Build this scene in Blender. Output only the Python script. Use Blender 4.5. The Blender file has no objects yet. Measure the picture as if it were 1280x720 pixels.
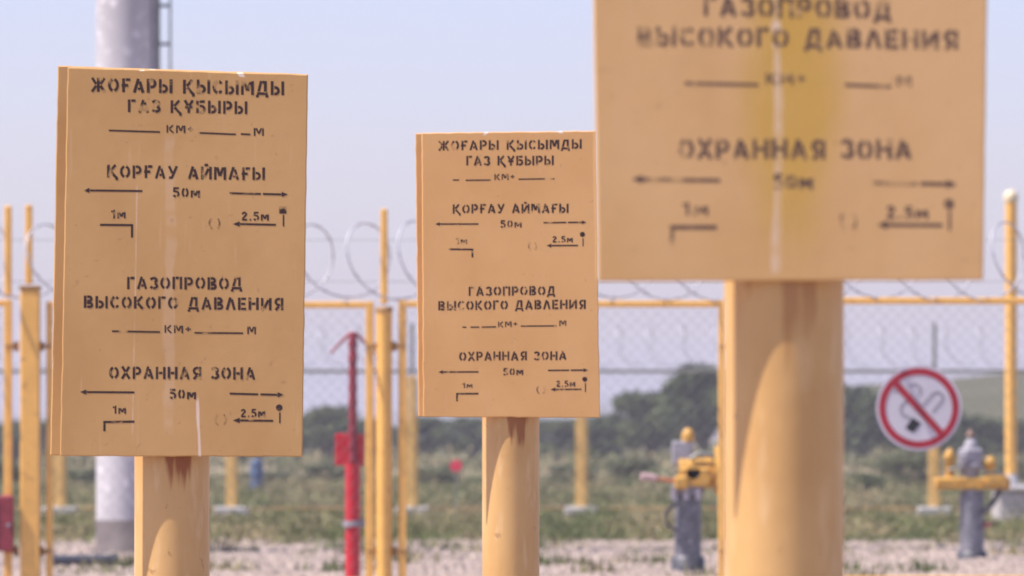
import bpy, math, random
import numpy as np

random.seed(7)
rng = np.random.default_rng(7)
S = bpy.context.scene
COL = S.collection
R = math.radians

# ------------------------------------------------------------------ camera
F = 8000.0            # focal length in units of 1/1280 of the frame width (a 225 mm lens)
HOR, CAMZ = 543.0, 1.0
cam_d = bpy.data.cameras.new('camera')
cam_d.sensor_width = 36.0
cam_d.lens = 36.0 * F / 1280.0
cam_d.shift_y = (HOR - 360.0) / 1280.0
cam_d.clip_start, cam_d.clip_end = 0.5, 20000.0
cam_d.dof.use_dof = True
cam_d.dof.focus_distance = 14.6
cam_d.dof.aperture_fstop = 9.8
cam_d.dof.aperture_blades = 7
cam = bpy.data.objects.new('camera', cam_d)
cam.location = (0, 0, CAMZ)
cam.rotation_euler = (R(90), 0, 0)
COL.objects.link(cam)
S.camera = cam

# ------------------------------------------------------------------ sky and sun
SUN_EL, SUN_AZ = R(59), R(14)          # from the left, 14 degrees towards the camera
sd = (-math.cos(SUN_EL) * math.cos(SUN_AZ), -math.cos(SUN_EL) * math.sin(SUN_AZ), math.sin(SUN_EL))
w = bpy.data.worlds.new('World')
S.world = w
w.use_nodes = True
nt = w.node_tree
sky = nt.nodes.new('ShaderNodeTexSky')
sky.sky_type = 'NISHITA'
sky.sun_disc = False
sky.sun_elevation = SUN_EL
sky.sun_rotation = math.atan2(sd[0], sd[1])
sky.air_density = 1.0
sky.dust_density = 1.0
sky.ozone_density = 3.0
nt.nodes['Background'].inputs['Strength'].default_value = 0.115
tint = nt.nodes.new('ShaderNodeMix')          # the summer sky's lavender cast
tint.data_type, tint.blend_type = 'RGBA', 'MULTIPLY'
tint.inputs['Factor'].default_value = 1.0
tint.inputs[7].default_value = (1.06, .915, 1.12, 1)
nt.links.new(sky.outputs[0], tint.inputs[6])
nt.links.new(tint.outputs[2], nt.nodes['Background'].inputs['Color'])
sl = bpy.data.lights.new('sun', 'SUN')
sl.energy = 5.0
sl.angle = R(0.53)
sl.color = (1.0, 0.92, 0.86)
so = bpy.data.objects.new('sun', sl)
so.rotation_euler = (R(90) - SUN_EL, 0, math.atan2(sd[0], -sd[1]))
so.location = (-20, -5, 30)
COL.objects.link(so)
S.view_settings.view_transform = 'Standard'
S.view_settings.look = 'None'
S.view_settings.gamma = 1.0
S.view_settings.exposure = 0.62
S.cycles.use_denoising = True
S.cycles.volume_bounces = 0
S.cycles.max_bounces = 6


# ------------------------------------------------------------------ helpers
def U(px, py, d):
    """real point seen at that place of the picture at distance d (surveying the site)"""
    return ((px - 640.0) / F * d, d, CAMZ + (HOR - py) / F * d)


class MB:
    def __init__(self):
        self.v, self.f, self.s = [], [], []

    def add(self, vs, fs, smooth=False):
        o = len(self.v)
        self.v += [tuple(p) for p in vs]
        for f in fs:
            self.f.append(tuple(i + o for i in f))
            self.s.append(smooth)

    def box(self, c, size, bev=0.0, rot=0.0):
        hx, hy, hz = size[0] / 2, size[1] / 2, size[2] / 2
        b = min(bev, hx * .45, hy * .45, hz * .45)
        ca, sa = math.cos(rot), math.sin(rot)

        def P(x, y, z):
            return (c[0] + x * ca - y * sa, c[1] + x * sa + y * ca, c[2] + z)
        if b <= 0:
            vs = [P(x, y, z) for z in (-hz, hz) for (x, y) in ((-hx, -hy), (hx, -hy), (hx, hy), (-hx, hy))]
            self.add(vs, [(3, 2, 1, 0), (4, 5, 6, 7), (0, 1, 5, 4), (1, 2, 6, 5), (2, 3, 7, 6), (3, 0, 4, 7)])
            return
        rings = []
        for z, ins in ((-hz, b), (-hz + b, 0), (hz - b, 0), (hz, b)):
            x, y = hx - ins, hy - ins
            rings.append([P(-x + b * (ins == 0), -y, z), P(x - b * (ins == 0), -y, z), P(x, -y + b * (ins == 0), z), P(x, y - b * (ins == 0), z),
                          P(x - b * (ins == 0), y, z), P(-x + b * (ins == 0), y, z), P(-x, y - b * (ins == 0), z), P(-x, -y + b * (ins == 0), z)])
        # the end rings collapse their corner pairs onto short edges
        for k, (z, ) in ((0, (-hz,)), (3, (hz,))):
            x, y, e = hx - b, hy - b, b * .3
            rings[k] = [P(-x + e, -y, z), P(x - e, -y, z), P(x, -y + e, z), P(x, y - e, z), P(x - e, y, z), P(-x + e, y, z), P(-x, y - e, z), P(-x, -y + e, z)]
        vs = [p for r in rings for p in r]
        fs = [tuple(range(7, -1, -1)), tuple(range(24, 32))]
        for k in range(3):
            for i in range(8):
                j = (i + 1) % 8
                fs.append((k * 8 + i, k * 8 + j, k * 8 + 8 + j, k * 8 + 8 + i))
        self.add(vs, fs)

    def tube(self, p0, p1, r0, r1=None, n=12, caps=True, smooth=True):
        r1 = r0 if r1 is None else r1
        a, b = np.array(p0, float), np.array(p1, float)
        d = b - a
        L = np.linalg.norm(d)
        if L < 1e-9:
            return
        d /= L
        u = np.cross(d, (0, 0, 1) if abs(d[2]) < .9 else (1, 0, 0))
        u /= np.linalg.norm(u)
        v = np.cross(d, u)
        vs = []
        for c, r in ((a, r0), (b, r1)):
            for i in range(n):
                t = 2 * math.pi * i / n
                vs.append(c + r * (math.cos(t) * u + math.sin(t) * v))
        self.add(vs, [(i, (i + 1) % n, n + (i + 1) % n, n + i) for i in range(n)], smooth)
        if caps:
            self.add(vs[:n], [tuple(range(n - 1, -1, -1))])
            self.add(vs[n:], [tuple(range(n))])

    def path(self, pts, r, n=8, smooth=True, caps=True):
        pts = [np.array(p, float) for p in pts]
        rs = r if hasattr(r, '__len__') else [r] * len(pts)
        vs, u = [], None
        for k, p in enumerate(pts):
            d = pts[min(k + 1, len(pts) - 1)] - pts[max(k - 1, 0)]
            d /= np.linalg.norm(d)
            if u is None:
                u = np.cross(d, (0, 0, 1) if abs(d[2]) < .9 else (1, 0, 0))
            u = u - d * np.dot(u, d)
            u /= np.linalg.norm(u)
            v = np.cross(d, u)
            for i in range(n):
                t = 2 * math.pi * i / n
                vs.append(p + rs[k] * (math.cos(t) * u + math.sin(t) * v))
        fs = [(k * n + i, k * n + (i + 1) % n, k * n + n + (i + 1) % n, k * n + n + i) for k in range(len(pts) - 1) for i in range(n)]
        self.add(vs, fs, smooth)
        if caps:
            self.add(vs[:n], [tuple(range(n - 1, -1, -1))])
            self.add(vs[-n:], [tuple(range(n))])

    def lathe(self, c, prof, n=20, smooth=True):
        """profile of (radius, z) turned about the vertical through c"""
        vs = []
        for r, z in prof:
            for i in range(n):
                t = 2 * math.pi * i / n
                vs.append((c[0] + r * math.cos(t), c[1] + r * math.sin(t), c[2] + z))
        m = len(prof)
        self.add(vs, [(k * n + i, k * n + (i + 1) % n, k * n + n + (i + 1) % n, k * n + n + i) for k in range(m - 1) for i in range(n)], smooth)
        self.add(vs[:n], [tuple(range(n - 1, -1, -1))])
        self.add(vs[-n:], [tuple(range(n))])

    def build(self, name, mat, parent=None):
        me = bpy.data.meshes.new(name)
        me.from_pydata(self.v, [], self.f)
        me.polygons.foreach_set('use_smooth', self.s)
        me.materials.append(mat)
        me.update()
        o = bpy.data.objects.new(name, me)
        COL.objects.link(o)
        o.parent = parent
        return o


def mesh_np(name, verts, faces_n, mat, parent=None):
    """verts (N*k,3), consecutive k-gons"""
    k = faces_n
    n = len(verts) // k
    me = bpy.data.meshes.new(name)
    me.vertices.add(len(verts))
    me.vertices.foreach_set('co', np.asarray(verts, np.float32).ravel())
    me.loops.add(n * k)
    me.loops.foreach_set('vertex_index', np.arange(n * k, dtype=np.int32))
    me.polygons.add(n)
    me.polygons.foreach_set('loop_start', np.arange(0, n * k, k, dtype=np.int32))
    me.materials.append(mat)
    me.update(calc_edges=True)
    me.validate()
    o = bpy.data.objects.new(name, me)
    COL.objects.link(o)
    o.parent = parent
    return o


def tag(o, label=None, cat=None, group=None, kind=None):
    if label:
        o['label'] = label
    if cat:
        o['category'] = cat
    if group:
        o['group'] = group
    if kind:
        o['kind'] = kind
    return o


def thing(name, loc, label, cat, group=None):
    o = bpy.data.objects.new(name, None)
    o.empty_display_size = .2
    o.location = loc
    COL.objects.link(o)
    return tag(o, label, cat, group)


def copy_tree(o, parent=None):
    c = o.copy()
    COL.objects.link(c)
    c.parent = parent
    for ch in list(o.children):
        copy_tree(ch, c)
    return c


# ------------------------------------------------------------------ materials
class Mat:
    def __init__(self, name, rough=.5, metal=0.0, spec=.5):
        m = self.m = bpy.data.materials.new(name)
        m.use_nodes = True
        self.t = m.node_tree
        self.b = self.t.nodes['Principled BSDF']
        self.b.inputs['Roughness'].default_value = rough
        self.b.inputs['Metallic'].default_value = metal
        self.b.inputs['Specular IOR Level'].default_value = spec
        self._co = None

    def n(self, typ, **kw):
        nd = self.t.nodes.new(typ)
        for k, v in kw.items():
            setattr(nd, k, v)
        return nd

    def L(self, a, b):
        self.t.links.new(a, b)

    def co(self):
        if self._co is None:
            self._co = self.n('ShaderNodeTexCoord').outputs['Object']
        return self._co

    def noise(self, scale, detail=4, stretch=(1, 1, 1), rough=.55, off=0.0):
        mp = self.n('ShaderNodeMapping')
        mp.inputs['Scale'].default_value = stretch
        mp.inputs['Location'].default_value = (off, off * .7, off * .3)
        self.L(self.co(), mp.inputs['Vector'])
        nz = self.n('ShaderNodeTexNoise')
        nz.inputs['Scale'].default_value = scale
        nz.inputs['Detail'].default_value = detail
        nz.inputs['Roughness'].default_value = rough
        self.L(mp.outputs[0], nz.inputs['Vector'])
        return nz.outputs['Fac']

    def ramp(self, fac, a, b, smooth=True):
        r = self.n('ShaderNodeMapRange')
        r.interpolation_type = 'SMOOTHSTEP' if smooth else 'LINEAR'
        r.inputs['From Min'].default_value = a
        r.inputs['From Max'].default_value = b
        self.L(fac, r.inputs['Value'])
        return r.outputs[0]

    def mix(self, fac, a, b):
        x = self.n('ShaderNodeMix', data_type='RGBA')
        for s, v in (('A', a), ('B', b)):
            i = [q for q in x.inputs if q.name == s and q.type == 'RGBA'][0]
            if isinstance(v, tuple):
                i.default_value = (*v, 1)
            else:
                self.L(v, i)
        if isinstance(fac, (int, float)):
            x.inputs['Factor'].default_value = fac
        else:
            self.L(fac, x.inputs['Factor'])
        return [q for q in x.outputs if q.type == 'RGBA'][0]

    def math(self, op, a, b=0.0, clamp=False):
        x = self.n('ShaderNodeMath', operation=op)
        x.use_clamp = clamp
        for i, v in enumerate((a, b)):
            if isinstance(v, (int, float)):
                x.inputs[i].default_value = v
            else:
                self.L(v, x.inputs[i])
        return x.outputs[0]

    def axis(self, k):
        s = self.n('ShaderNodeSeparateXYZ')
        self.L(self.co(), s.inputs[0])
        return s.outputs[k]

    def color(self, c):
        if isinstance(c, tuple):
            self.b.inputs['Base Color'].default_value = (*c, 1)
        else:
            self.L(c, self.b.inputs['Base Color'])

    def bump(self, h, strength=.3, dist=.01):
        b = self.n('ShaderNodeBump')
        b.inputs['Strength'].default_value = strength
        b.inputs['Distance'].default_value = dist
        self.L(h, b.inputs['Height'])
        self.L(b.outputs[0], self.b.inputs['Normal'])


def plain(name, c, rough=.5, metal=0.0, var=.25, scale=6.0, dirt=None, bump=0.0):
    m = Mat(name, rough, metal)
    dk = tuple(x * (1 - var) for x in c)
    col = m.mix(m.ramp(m.noise(scale, 5), .3, .7), c, dk)
    if dirt:
        col = m.mix(m.ramp(m.noise(scale * 2.3, 6, off=3.1), .58, .72), col, dirt)
    m.color(col)
    if bump:
        m.bump(m.noise(scale * 12, 3), .4, bump)
    return m.m


BOARD = (.60, .315, .12)
BOARD2 = (.50, .25, .085)


def board_material(name, base, dark, streaks=(), rub=None, z0=1.0):
    """weathered ochre paint; streaks = (x, z_low, z_high, half width, strength) of pale dried runs and a painted glint"""
    m = Mat(name, .5, 0, .4)
    col = m.mix(m.ramp(m.noise(4.0, 4, (1, 1, .7)), .35, .7), base, dark)
    speck = m.ramp(m.noise(70, 3), .66, .74)
    col = m.mix(m.math('MULTIPLY', speck, .35), col, (.30, .15, .06))
    scr = m.ramp(m.noise(9, 2, (9, 1, .6), off=2.2), .63, .72)
    col = m.mix(m.math('MULTIPLY', scr, .25), col, (.66, .42, .22))
    if rub:                                           # rubbed, greenish worn patch
        x0, hw, zc, hz, c = rub
        ex = m.math('DIVIDE', m.math('SUBTRACT', m.axis(0), x0), hw)
        ez = m.math('DIVIDE', m.math('SUBTRACT', m.axis(2), zc), hz)
        rr = m.math('ADD', m.math('MULTIPLY', ex, ex), m.math('MULTIPLY', ez, ez))
        rr = m.math('ADD', rr, m.math('MULTIPLY', m.noise(9, 5, (1, 1, .5)), 1.5))
        col = m.mix(m.math('MULTIPLY', m.ramp(rr, 2.2, .7), .95), col, c)
    for (x0, za, zb, hw, st, slope) in streaks:
        z = m.axis(2)
        wob = m.math('MULTIPLY', m.math('SUBTRACT', m.noise(6, 3, (0, 0, 1), off=x0 * 9), .5), hw * 3)
        xx = m.math('SUBTRACT', m.math('SUBTRACT', m.axis(0), x0), wob)
        xx = m.math('SUBTRACT', xx, m.math('MULTIPLY', m.math('SUBTRACT', z, za), slope))
        wd = m.math('MULTIPLY', m.math('ADD', m.noise(11, 2, (0, 0, 1), off=5 + x0), .1), hw * 2)
        a = m.ramp(m.math('DIVIDE', m.math('ABSOLUTE', xx), wd), 1.0, .5)
        a = m.math('MULTIPLY', a, m.ramp(z, za - .004, za + .004))
        a = m.math('MULTIPLY', a, m.ramp(z, zb + .01, zb - .01))
        patch = m.ramp(m.noise(16, 3, (.2, .2, 1), off=x0 * 3 + 1), .30, .55)
        a = m.math('MULTIPLY', m.math('MULTIPLY', a, patch), st)
        col = m.mix(a, col, (.78, .62, .48))
    m.color(col)
    m.bump(m.noise(26, 4), .12, .004)
    return m.m


def post_material(name, top, rust=1.0):
    """yellow painted pipe; rust runs down from the board's fixing at height top"""
    m = Mat(name, .42, 0, .5)
    col = m.mix(m.ramp(m.noise(7, 4, (1, 1, .5)), .35, .7), (.63, .378, .138), (.54, .30, .098))
    scuff = m.ramp(m.noise(13, 5, (2.5, 2.5, .5), off=7.7), .56, .72)
    col = m.mix(m.math('MULTIPLY', scuff, .45), col, (.74, .52, .27))
    chip = m.ramp(m.noise(34, 5, (1, 1, .7), off=4.4), .665, .70)
    col = m.mix(m.math('MULTIPLY', chip, .6), col, (.33, .16, .06))
    d = m.math('SUBTRACT', top, m.axis(2))
    n = m.noise(26, 4, (1, 1, .10), off=1.3)
    run = m.math('SUBTRACT', n, m.math('MULTIPLY', d, 1.8))
    near = m.ramp(m.math('ABSOLUTE', m.math('SUBTRACT', m.axis(0), .014)), .045, .008)
    run = m.math('ADD', run, m.math('MULTIPLY', near, .24))
    a = m.math('MULTIPLY', m.ramp(run, .655 - .11 * rust, .78 - .11 * rust), min(1, rust * 1.1))
    col = m.mix(a, col, (.29, .085, .016))
    m.color(col)
    m.bump(m.noise(45, 4), .15, .004)
    return m.m


def letter_material(name, base, worn=0.0):
    m = Mat(name, .6, 0, .3)
    n = m.noise(55, 4, (1, 1, 1), off=2.0)
    n2 = m.noise(9, 2, off=6.0)
    wear = m.math('ADD', n, m.math('MULTIPLY', m.math('SUBTRACT', n2, .5), .7))
    col = m.mix(m.ramp(wear, .58 - worn, .70 - worn * .5), (.045 + worn * 1.1, .022 + worn * .7, .018 + worn * .5), tuple(x * .78 for x in base))
    m.color(col)
    return m.m


def faint_material(name, base):
    m = Mat(name, .6, 0, .3)
    col = m.mix(m.ramp(m.noise(60, 4), .36, .54), (.18, .09, .045), tuple(x * .82 for x in base))
    m.color(col)
    return m.m


M_YEL = plain('yellow_paint', (.82, .46, .11), .42, 0, .13, 9, (.55, .28, .07))
M_YEL2 = plain('faded_yellow_paint', (.80, .50, .15), .5, 0, .2, 7, (.55, .33, .10))
M_VALVE = plain('valve_yellow_paint', (.68, .37, .06), .5, 0, .4, 14, (.26, .15, .06))
M_RAIL = plain('rusty_yellow_rail', (.44, .27, .10), .6, 0, .5, 3, (.28, .17, .09))
M_YGREY = plain('weathered_grey_steel', (.27, .27, .24), .5, .4, .3, 9)
M_CAPD = plain('dull_brown_cap', (.36, .20, .07), .55, 0, .3, 12)
M_GALV = plain('galvanised_wire', (.20, .20, .20), .65, .1, .2, 20)
M_RAZOR = plain('razor_wire_steel', (.55, .55, .58), .5, .3, .2, 20)
M_RED = plain('red_paint', (.38, .008, .025), .4, 0, .2, 8)
M_DRED = plain('dark_red_paint', (.30, .035, .05), .5, 0, .35, 20)
M_PINKRED = plain('signal_red', (.80, .05, .10), .45, 0, .1, 8)
M_WHITE = plain('white_enamel', (.56, .54, .57), .35, 0, .08, 10)
M_BLACK = plain('black_paint', (.012, .012, .012), .5, 0, .2, 30)
M_GREYP = plain('grey_print', (.30, .285, .31), .5, 0, .2, 30)
M_GREY = plain('grey_machine_paint', (.34, .33, .35), .6, 0, .25, 14, (.20, .18, .17))
M_DGREY = plain('dark_grey_steel', (.10, .10, .11), .5, .3, .4, 14, (.3, .28, .28))
M_MOTT = plain('mottled_grey_pipe', (.17, .17, .19), .45, .1, .45, 9, (.52, .50, .52))
M_CONC = plain('concrete', (.46, .44, .41), .85, 0, .25, 10, (.30, .27, .24), .004)
M_WCONC = plain('whitewashed_concrete', (.68, .66, .63), .8, 0, .2, 8, (.4, .37, .33), .004)
M_BARK = plain('bark', (.10, .075, .05), .9, 0, .4, 10)
M_BLUE = plain('blue_grey_steel', (.10, .105, .125), .6, .1, .3, 6)

mm = Mat('mast_zinc', .45, 0, .5)
c_ = mm.mix(mm.ramp(mm.noise(3.0, 4, (1, 1, .35)), .35, .65), (.52, .50, .50), (.42, .40, .405))
c_ = mm.mix(mm.ramp(mm.noise(11, 5, off=2.0), .56, .66), c_, (.66, .63, .63))
mm.color(c_)
mm.bump(mm.noise(14, 4), .25, .01)
M_MAST = mm.m


def leaf_material(name, c1, c2):
    m = Mat(name, .6, 0, .25)
    g = m.n('ShaderNodeNewGeometry')
    col = m.mix(g.outputs['Random Per Island'], c1, c2)
    m.color(col)
    m.b.inputs['Subsurface Weight'].default_value = 0
    return m.m


M_LEAF = [leaf_material('dark_foliage', (.038, .058, .018), (.082, .108, .034)),
          leaf_material('green_foliage', (.048, .072, .020), (.108, .130, .042)),
          leaf_material('olive_foliage', (.085, .105, .045), (.155, .160, .075))]

# ------------------------------------------------------------------ ground, hills
gm = Mat('dry_steppe_soil', .95, 0, .1)
c_ = gm.mix(gm.ramp(gm.noise(1.1, 6, (1, .22, 1)), .38, .62), (.34, .26, .17), (.17, .155, .075))
c_ = gm.mix(gm.ramp(gm.noise(6, 4), .45, .7), c_, (.24, .20, .13))
gm.color(c_)
gm.bump(gm.noise(9, 5), .6, .05)
g = MB()
ext = 9000.0
g.add([(-ext, -200, 0), (ext, -200, 0), (ext, ext, 0), (-ext, ext, 0)], [(0, 1, 2, 3)])
tag(g.build('ground', gm.m), kind='structure')

vm = Mat('pinkish_gravel', .9, 0, .2)
vo = vm.n('ShaderNodeTexVoronoi')
vo.inputs['Scale'].default_value = 28
vm.L(vm.co(), vo.inputs['Vector'])
c_ = vm.mix(vm.ramp(vo.outputs['Color'], .2, .9), (.40, .315, .275), (.28, .22, .195))
c_ = vm.mix(vm.ramp(vm.noise(.9, 5), .5, .75), c_, (.30, .25, .19))
vm.color(c_)
vm.bump(vo.outputs['Distance'], .8, .03)
g = MB()
xs = np.linspace(-9, 9, 90)
far = [58.5 + 1.2 * math.sin(x * 1.1 + .6) + .9 * math.sin(x * 2.9) + rng.normal(0, .35) for x in xs]
vs = [(x, 3.0, .004) for x in xs] + [(x, f, .004) for x, f in zip(xs, far)]
g.add(vs, [(i, i + 1, 90 + i + 1, 90 + i) for i in range(89)])
tag(g.build('gravel_yard', vm.m), kind='structure')


def stones(n, y0, y1, hw, lo, hi):
    y = rng.uniform(y0, y1, n)
    x = rng.uniform(-1, 1, n) * hw * y / 50
    s = rng.uniform(lo, hi, n) ** 1.0
    base = np.array([(1, 0, 0), (0, 1, 0), (-1, 0, 0), (0, -1, 0), (0, 0, 1)], float)
    tris = [(0, 1, 4), (1, 2, 4), (2, 3, 4), (3, 0, 4)]
    p = base[None] * s[:, None, None] * rng.uniform(.6, 1.3, (n, 5, 1)) * np.array([1, 1, .75])
    a = rng.uniform(0, 6.28, n)
    ca, sa = np.cos(a)[:, None], np.sin(a)[:, None]
    q = p.copy()
    q[..., 0] = p[..., 0] * ca - p[..., 1] * sa
    q[..., 1] = p[..., 0] * sa + p[..., 1] * ca
    q[..., :2] += rng.normal(0, .12, (n, 5, 2)) * s[:, None, None]
    q += np.stack([x, y, np.full(n, .003)], 1)[:, None, :]
    return q[:, np.array(tris)].reshape(-1, 3)


sm = Mat('gravel_stone', .85, 0, .2)
gg = sm.n('ShaderNodeNewGeometry')
nz = sm.noise(3.0, 2)
c_ = sm.mix(sm.ramp(sm.noise(16, 2), .35, .65), (.42, .34, .275), (.26, .21, .18))
c_ = sm.mix(sm.ramp(sm.noise(23, 2, off=7), .62, .70), c_, (.52, .43, .39))
sm.color(c_)
st = np.concatenate([stones(26000, 40, 60, 4.6, .012, .032), stones(500, 42, 60, 4.6, .035, .06)])
tag(mesh_np('gravel_stones', st, 3, sm.m), 'loose pinkish gravel covering the fenced yard', 'gravel', kind='stuff')


def hill(name, d0, d1, xs_, prof, mat, jit):
    n, m = len(xs_), 14
    vs, fs = [], []
    for j in range(m):
        t = j / (m - 1)
        y = d0 + (d1 - d0) * t
        k = math.sin(math.pi * min(t * .5 / .6, 1) if t < .6 else math.pi * (.5 + (t - .6) * .5 / .4))
        for i, x in enumerate(xs_):
            vs.append((x * y / d1, y, -.3 + k * (prof[i] + .3) + (rng.normal(0, jit) if 0 < j < m - 1 else 0)))
    for j in range(m - 1):
        for i in range(n - 1):
            a = j * n + i
            fs.append((a, a + 1, a + n + 1, a + n))
    b = MB()
    b.add(vs, fs, True)
    return tag(b.build(name, mat), kind='structure')


hm = Mat('grassy_hill', .95, 0, .1)
c_ = hm.mix(hm.ramp(hm.noise(.05, 6), .35, .65), (.095, .088, .042), (.070, .072, .030))
hm.color(c_)
xs_ = np.linspace(-400, 700, 160)
pr = []
for x in xs_:                      # x at 640 m; the hill rises from left to right behind the yard
    px = 640 + x / 640 * F
    t = min(max((px - 880) / 170, 0), 1)
    t = t * t * (3 - 2 * t)
    pr.append(.2 + t * (6.0 + 1.6 * min(max((px - 1100) / 240, 0), 3)) + .12 * math.sin(x * .35) * t)
hill('hill', 260, 460, xs_ * 420 / 640, [p * 380 / 640 for p in pr], hm.m, .05)
xs_ = np.linspace(-1500, 1500, 120)
pr = [9 + 5 * math.sin(x * .004 + 1) + 3 * math.sin(x * .013) for x in xs_]
hill('distant_hills', 1900, 3000, xs_, pr, hm.m, .1)

# haze: the dusty summer air of the plain
hz = MB()
hz.box((0, 1700, 12), (3400, 3600, 26))
hzm = bpy.data.materials.new('haze')
hzm.use_nodes = True
hzm.node_tree.nodes.remove(hzm.node_tree.nodes['Principled BSDF'])
pv = hzm.node_tree.nodes.new('ShaderNodeVolumePrincipled')
pv.inputs['Density'].default_value = .0007
pv.inputs['Color'].default_value = (.945, .92, .975, 1)
pv.inputs['Anisotropy'].default_value = .2
hzm.node_tree.links.new(pv.outputs[0], hzm.node_tree.nodes['Material Output'].inputs['Volume'])
hzo = hz.build('haze', hzm)
tag(hzo, 'pale dusty haze in the air over the plain', 'haze', kind='stuff')

# ------------------------------------------------------------------ grass
def blades(n, y0, y1, hlo, hhi, wd, clump=.0, power=1.0):
    y = y0 + (y1 - y0) * rng.uniform(0, 1, n) ** power
    x = rng.uniform(-.105, .105, n) * y
    if clump:
        nc = n // 60
        cy = y0 + (y1 - y0) * rng.uniform(0, 1, nc) ** power
        cx = rng.uniform(-.105, .105, nc) * cy
        k = rng.integers(0, nc, n)
        x = cx[k] + rng.normal(0, clump, n)
        y = cy[k] + rng.normal(0, clump, n)
    h = rng.uniform(hlo, hhi, n)
    a = rng.uniform(0, 6.28, n)
    dx, dy = np.cos(a) * wd, np.sin(a) * wd
    lx, ly = rng.normal(0, .3, n) * h, rng.normal(0, .3, n) * h
    z = np.zeros(n)
    return np.stack([np.stack([x - dx, y - dy, z], 1), np.stack([x + dx, y + dy, z], 1), np.stack([x + lx, y + ly, h], 1)], 1).reshape(-1, 3)


gr = Mat('wild_grass', .75, 0, .2)
geo = gr.n('ShaderNodeNewGeometry')
c_ = gr.mix(geo.outputs['Random Per Island'], (.19, .175, .075), (.37, .30, .165))
c_ = gr.mix(gr.ramp(gr.noise(1.0, 5, (1, .22, 1)), .41, .56), c_, gr.mix(geo.outputs['Random Per Island'], (.075, .108, .032), (.15, .165, .06)))
gr.color(c_)


def herbs(ncl, y0, y1, rlo, rhi, hlo, hhi, per, size):
    """low weedy clumps: small leaf-like faces through flattened mounds"""
    cy = rng.uniform(y0, y1, ncl)
    cx = rng.uniform(-.105, .105, ncl) * cy
    r, h = rng.uniform(rlo, rhi, ncl), rng.uniform(hlo, hhi, ncl)
    k = np.repeat(np.arange(ncl), per)
    n = len(k)
    rad = np.sqrt(rng.uniform(0, 1, n))
    a = rng.uniform(0, 6.28, n)
    p = np.stack([cx[k] + r[k] * rad * np.cos(a), cy[k] + r[k] * rad * np.sin(a),
                  h[k] * np.sqrt(np.maximum(.03, 1 - rad ** 2)) * rng.uniform(.1, 1, n)], 1)
    u = rng.normal(0, 1, (n, 3))
    u /= np.linalg.norm(u, axis=1)[:, None]
    v = np.cross(u, rng.normal(0, 1, (n, 3)))
    v /= np.linalg.norm(v, axis=1)[:, None] + 1e-6
    s_ = size * rng.uniform(.5, 1.3, n)[:, None]
    q = np.stack([p - u * s_, p + v * s_ * .6, p + u * s_], 1)
    q[..., 2] = np.maximum(q[..., 2], .002)
    return q.reshape(-1, 3)


gv = np.concatenate([blades(60000, 59, 150, .02, .07, .020), blades(16000, 60, 140, .05, .16, .018, .4),
                     blades(3000, 44, 59, .03, .12, .014, .14),
                     herbs(900, 59, 84, .10, .40, .04, .14, 34, .028), herbs(170, 59, 72, .12, .36, .12, .30, 80, .030),
                     herbs(900, 84, 150, .25, .8, .08, .28, 40, .05), herbs(500, 150, 320, .6, 2.0, .2, .8, 60, .12),
                     herbs(120, 46, 59, .06, .18, .03, .10, 24, .020)])
tag(mesh_np('wild_grass', gv, 3, gr.m), 'wild green and straw coloured grass behind the gravel', 'grass', kind='stuff')


# ------------------------------------------------------------------ trees and shrubs
def leaves(nleaf, clumps, size):
    out = []
    per = nleaf // len(clumps)
    for (c, r) in clumps:
        d = rng.normal(0, 1, (per, 3))
        d /= np.linalg.norm(d, axis=1)[:, None]
        rad = r * rng.uniform(.15, 1, per) ** .5
        p = np.array(c) + d * rad[:, None] * np.array([1, 1, .8])
        u = rng.normal(0, 1, (per, 3))
        u /= np.linalg.norm(u, axis=1)[:, None]
        v = np.cross(u, d + rng.normal(0, .5, (per, 3)))
        v /= np.linalg.norm(v, axis=1)[:, None] + 1e-6
        s = rng.uniform(.6, 1.3, per)[:, None] * size
        out.append(np.stack([p - u * s, p - v * s * .5, p + u * s, p + v * s * .5], 1).reshape(-1, 3))
    return np.concatenate(out)


def make_tree(h, wd, leafmat, nleaf, shrub=False):
    """unlabelled prototype: > trunk, crown"""
    root = bpy.data.objects.new('shrub' if shrub else 'tree', None)
    root.empty_display_size = .2
    COL.objects.link(root)
    tb = MB()
    clumps = []
    n = 9 if shrub else 15
    base = .05 * h if shrub else .16 * h
    for k in range(n):
        a = 6.28 * k / n + random.uniform(-.4, .4)
        t = random.random()
        z = base + (h - base) * (.18 + .72 * t)
        rr = wd * .5 * random.uniform(.25, .72) * math.sqrt(max(.15, 1 - (2 * (z - base) / (h - base) - .75) ** 2 * .6))
        c = (rr * math.cos(a), rr * math.sin(a), z)
        clumps.append((c, wd * random.uniform(.16, .27)))
        mid = (c[0] * .4 + random.uniform(-.05, .05), c[1] * .4, base + (z - base) * .45)
        tb.path([(0, 0, base * .6), mid, c], [h * .016, h * .010, h * .004], 5)
    clumps.append(((wd * random.uniform(-.08, .08), 0, h - wd * .17), wd * .18))
    if not shrub:
        tb.path([(0, 0, -.05), (h * .015, 0, h * .12), (-h * .01, .02, h * .4), (0.02, 0, h * .8)], [h * .035, h * .026, h * .018, h * .006], 7)
    else:
        tb.tube((0, 0, -.03), (0, 0, base + h * .1), h * .02, n=6)
    tb.build('trunk' if not shrub else 'stem', M_BARK, root)
    mesh_np('crown' if not shrub else 'foliage', leaves(nleaf, clumps, .085 * h / 3 + .04), 4, leafmat, root)
    return root


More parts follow.
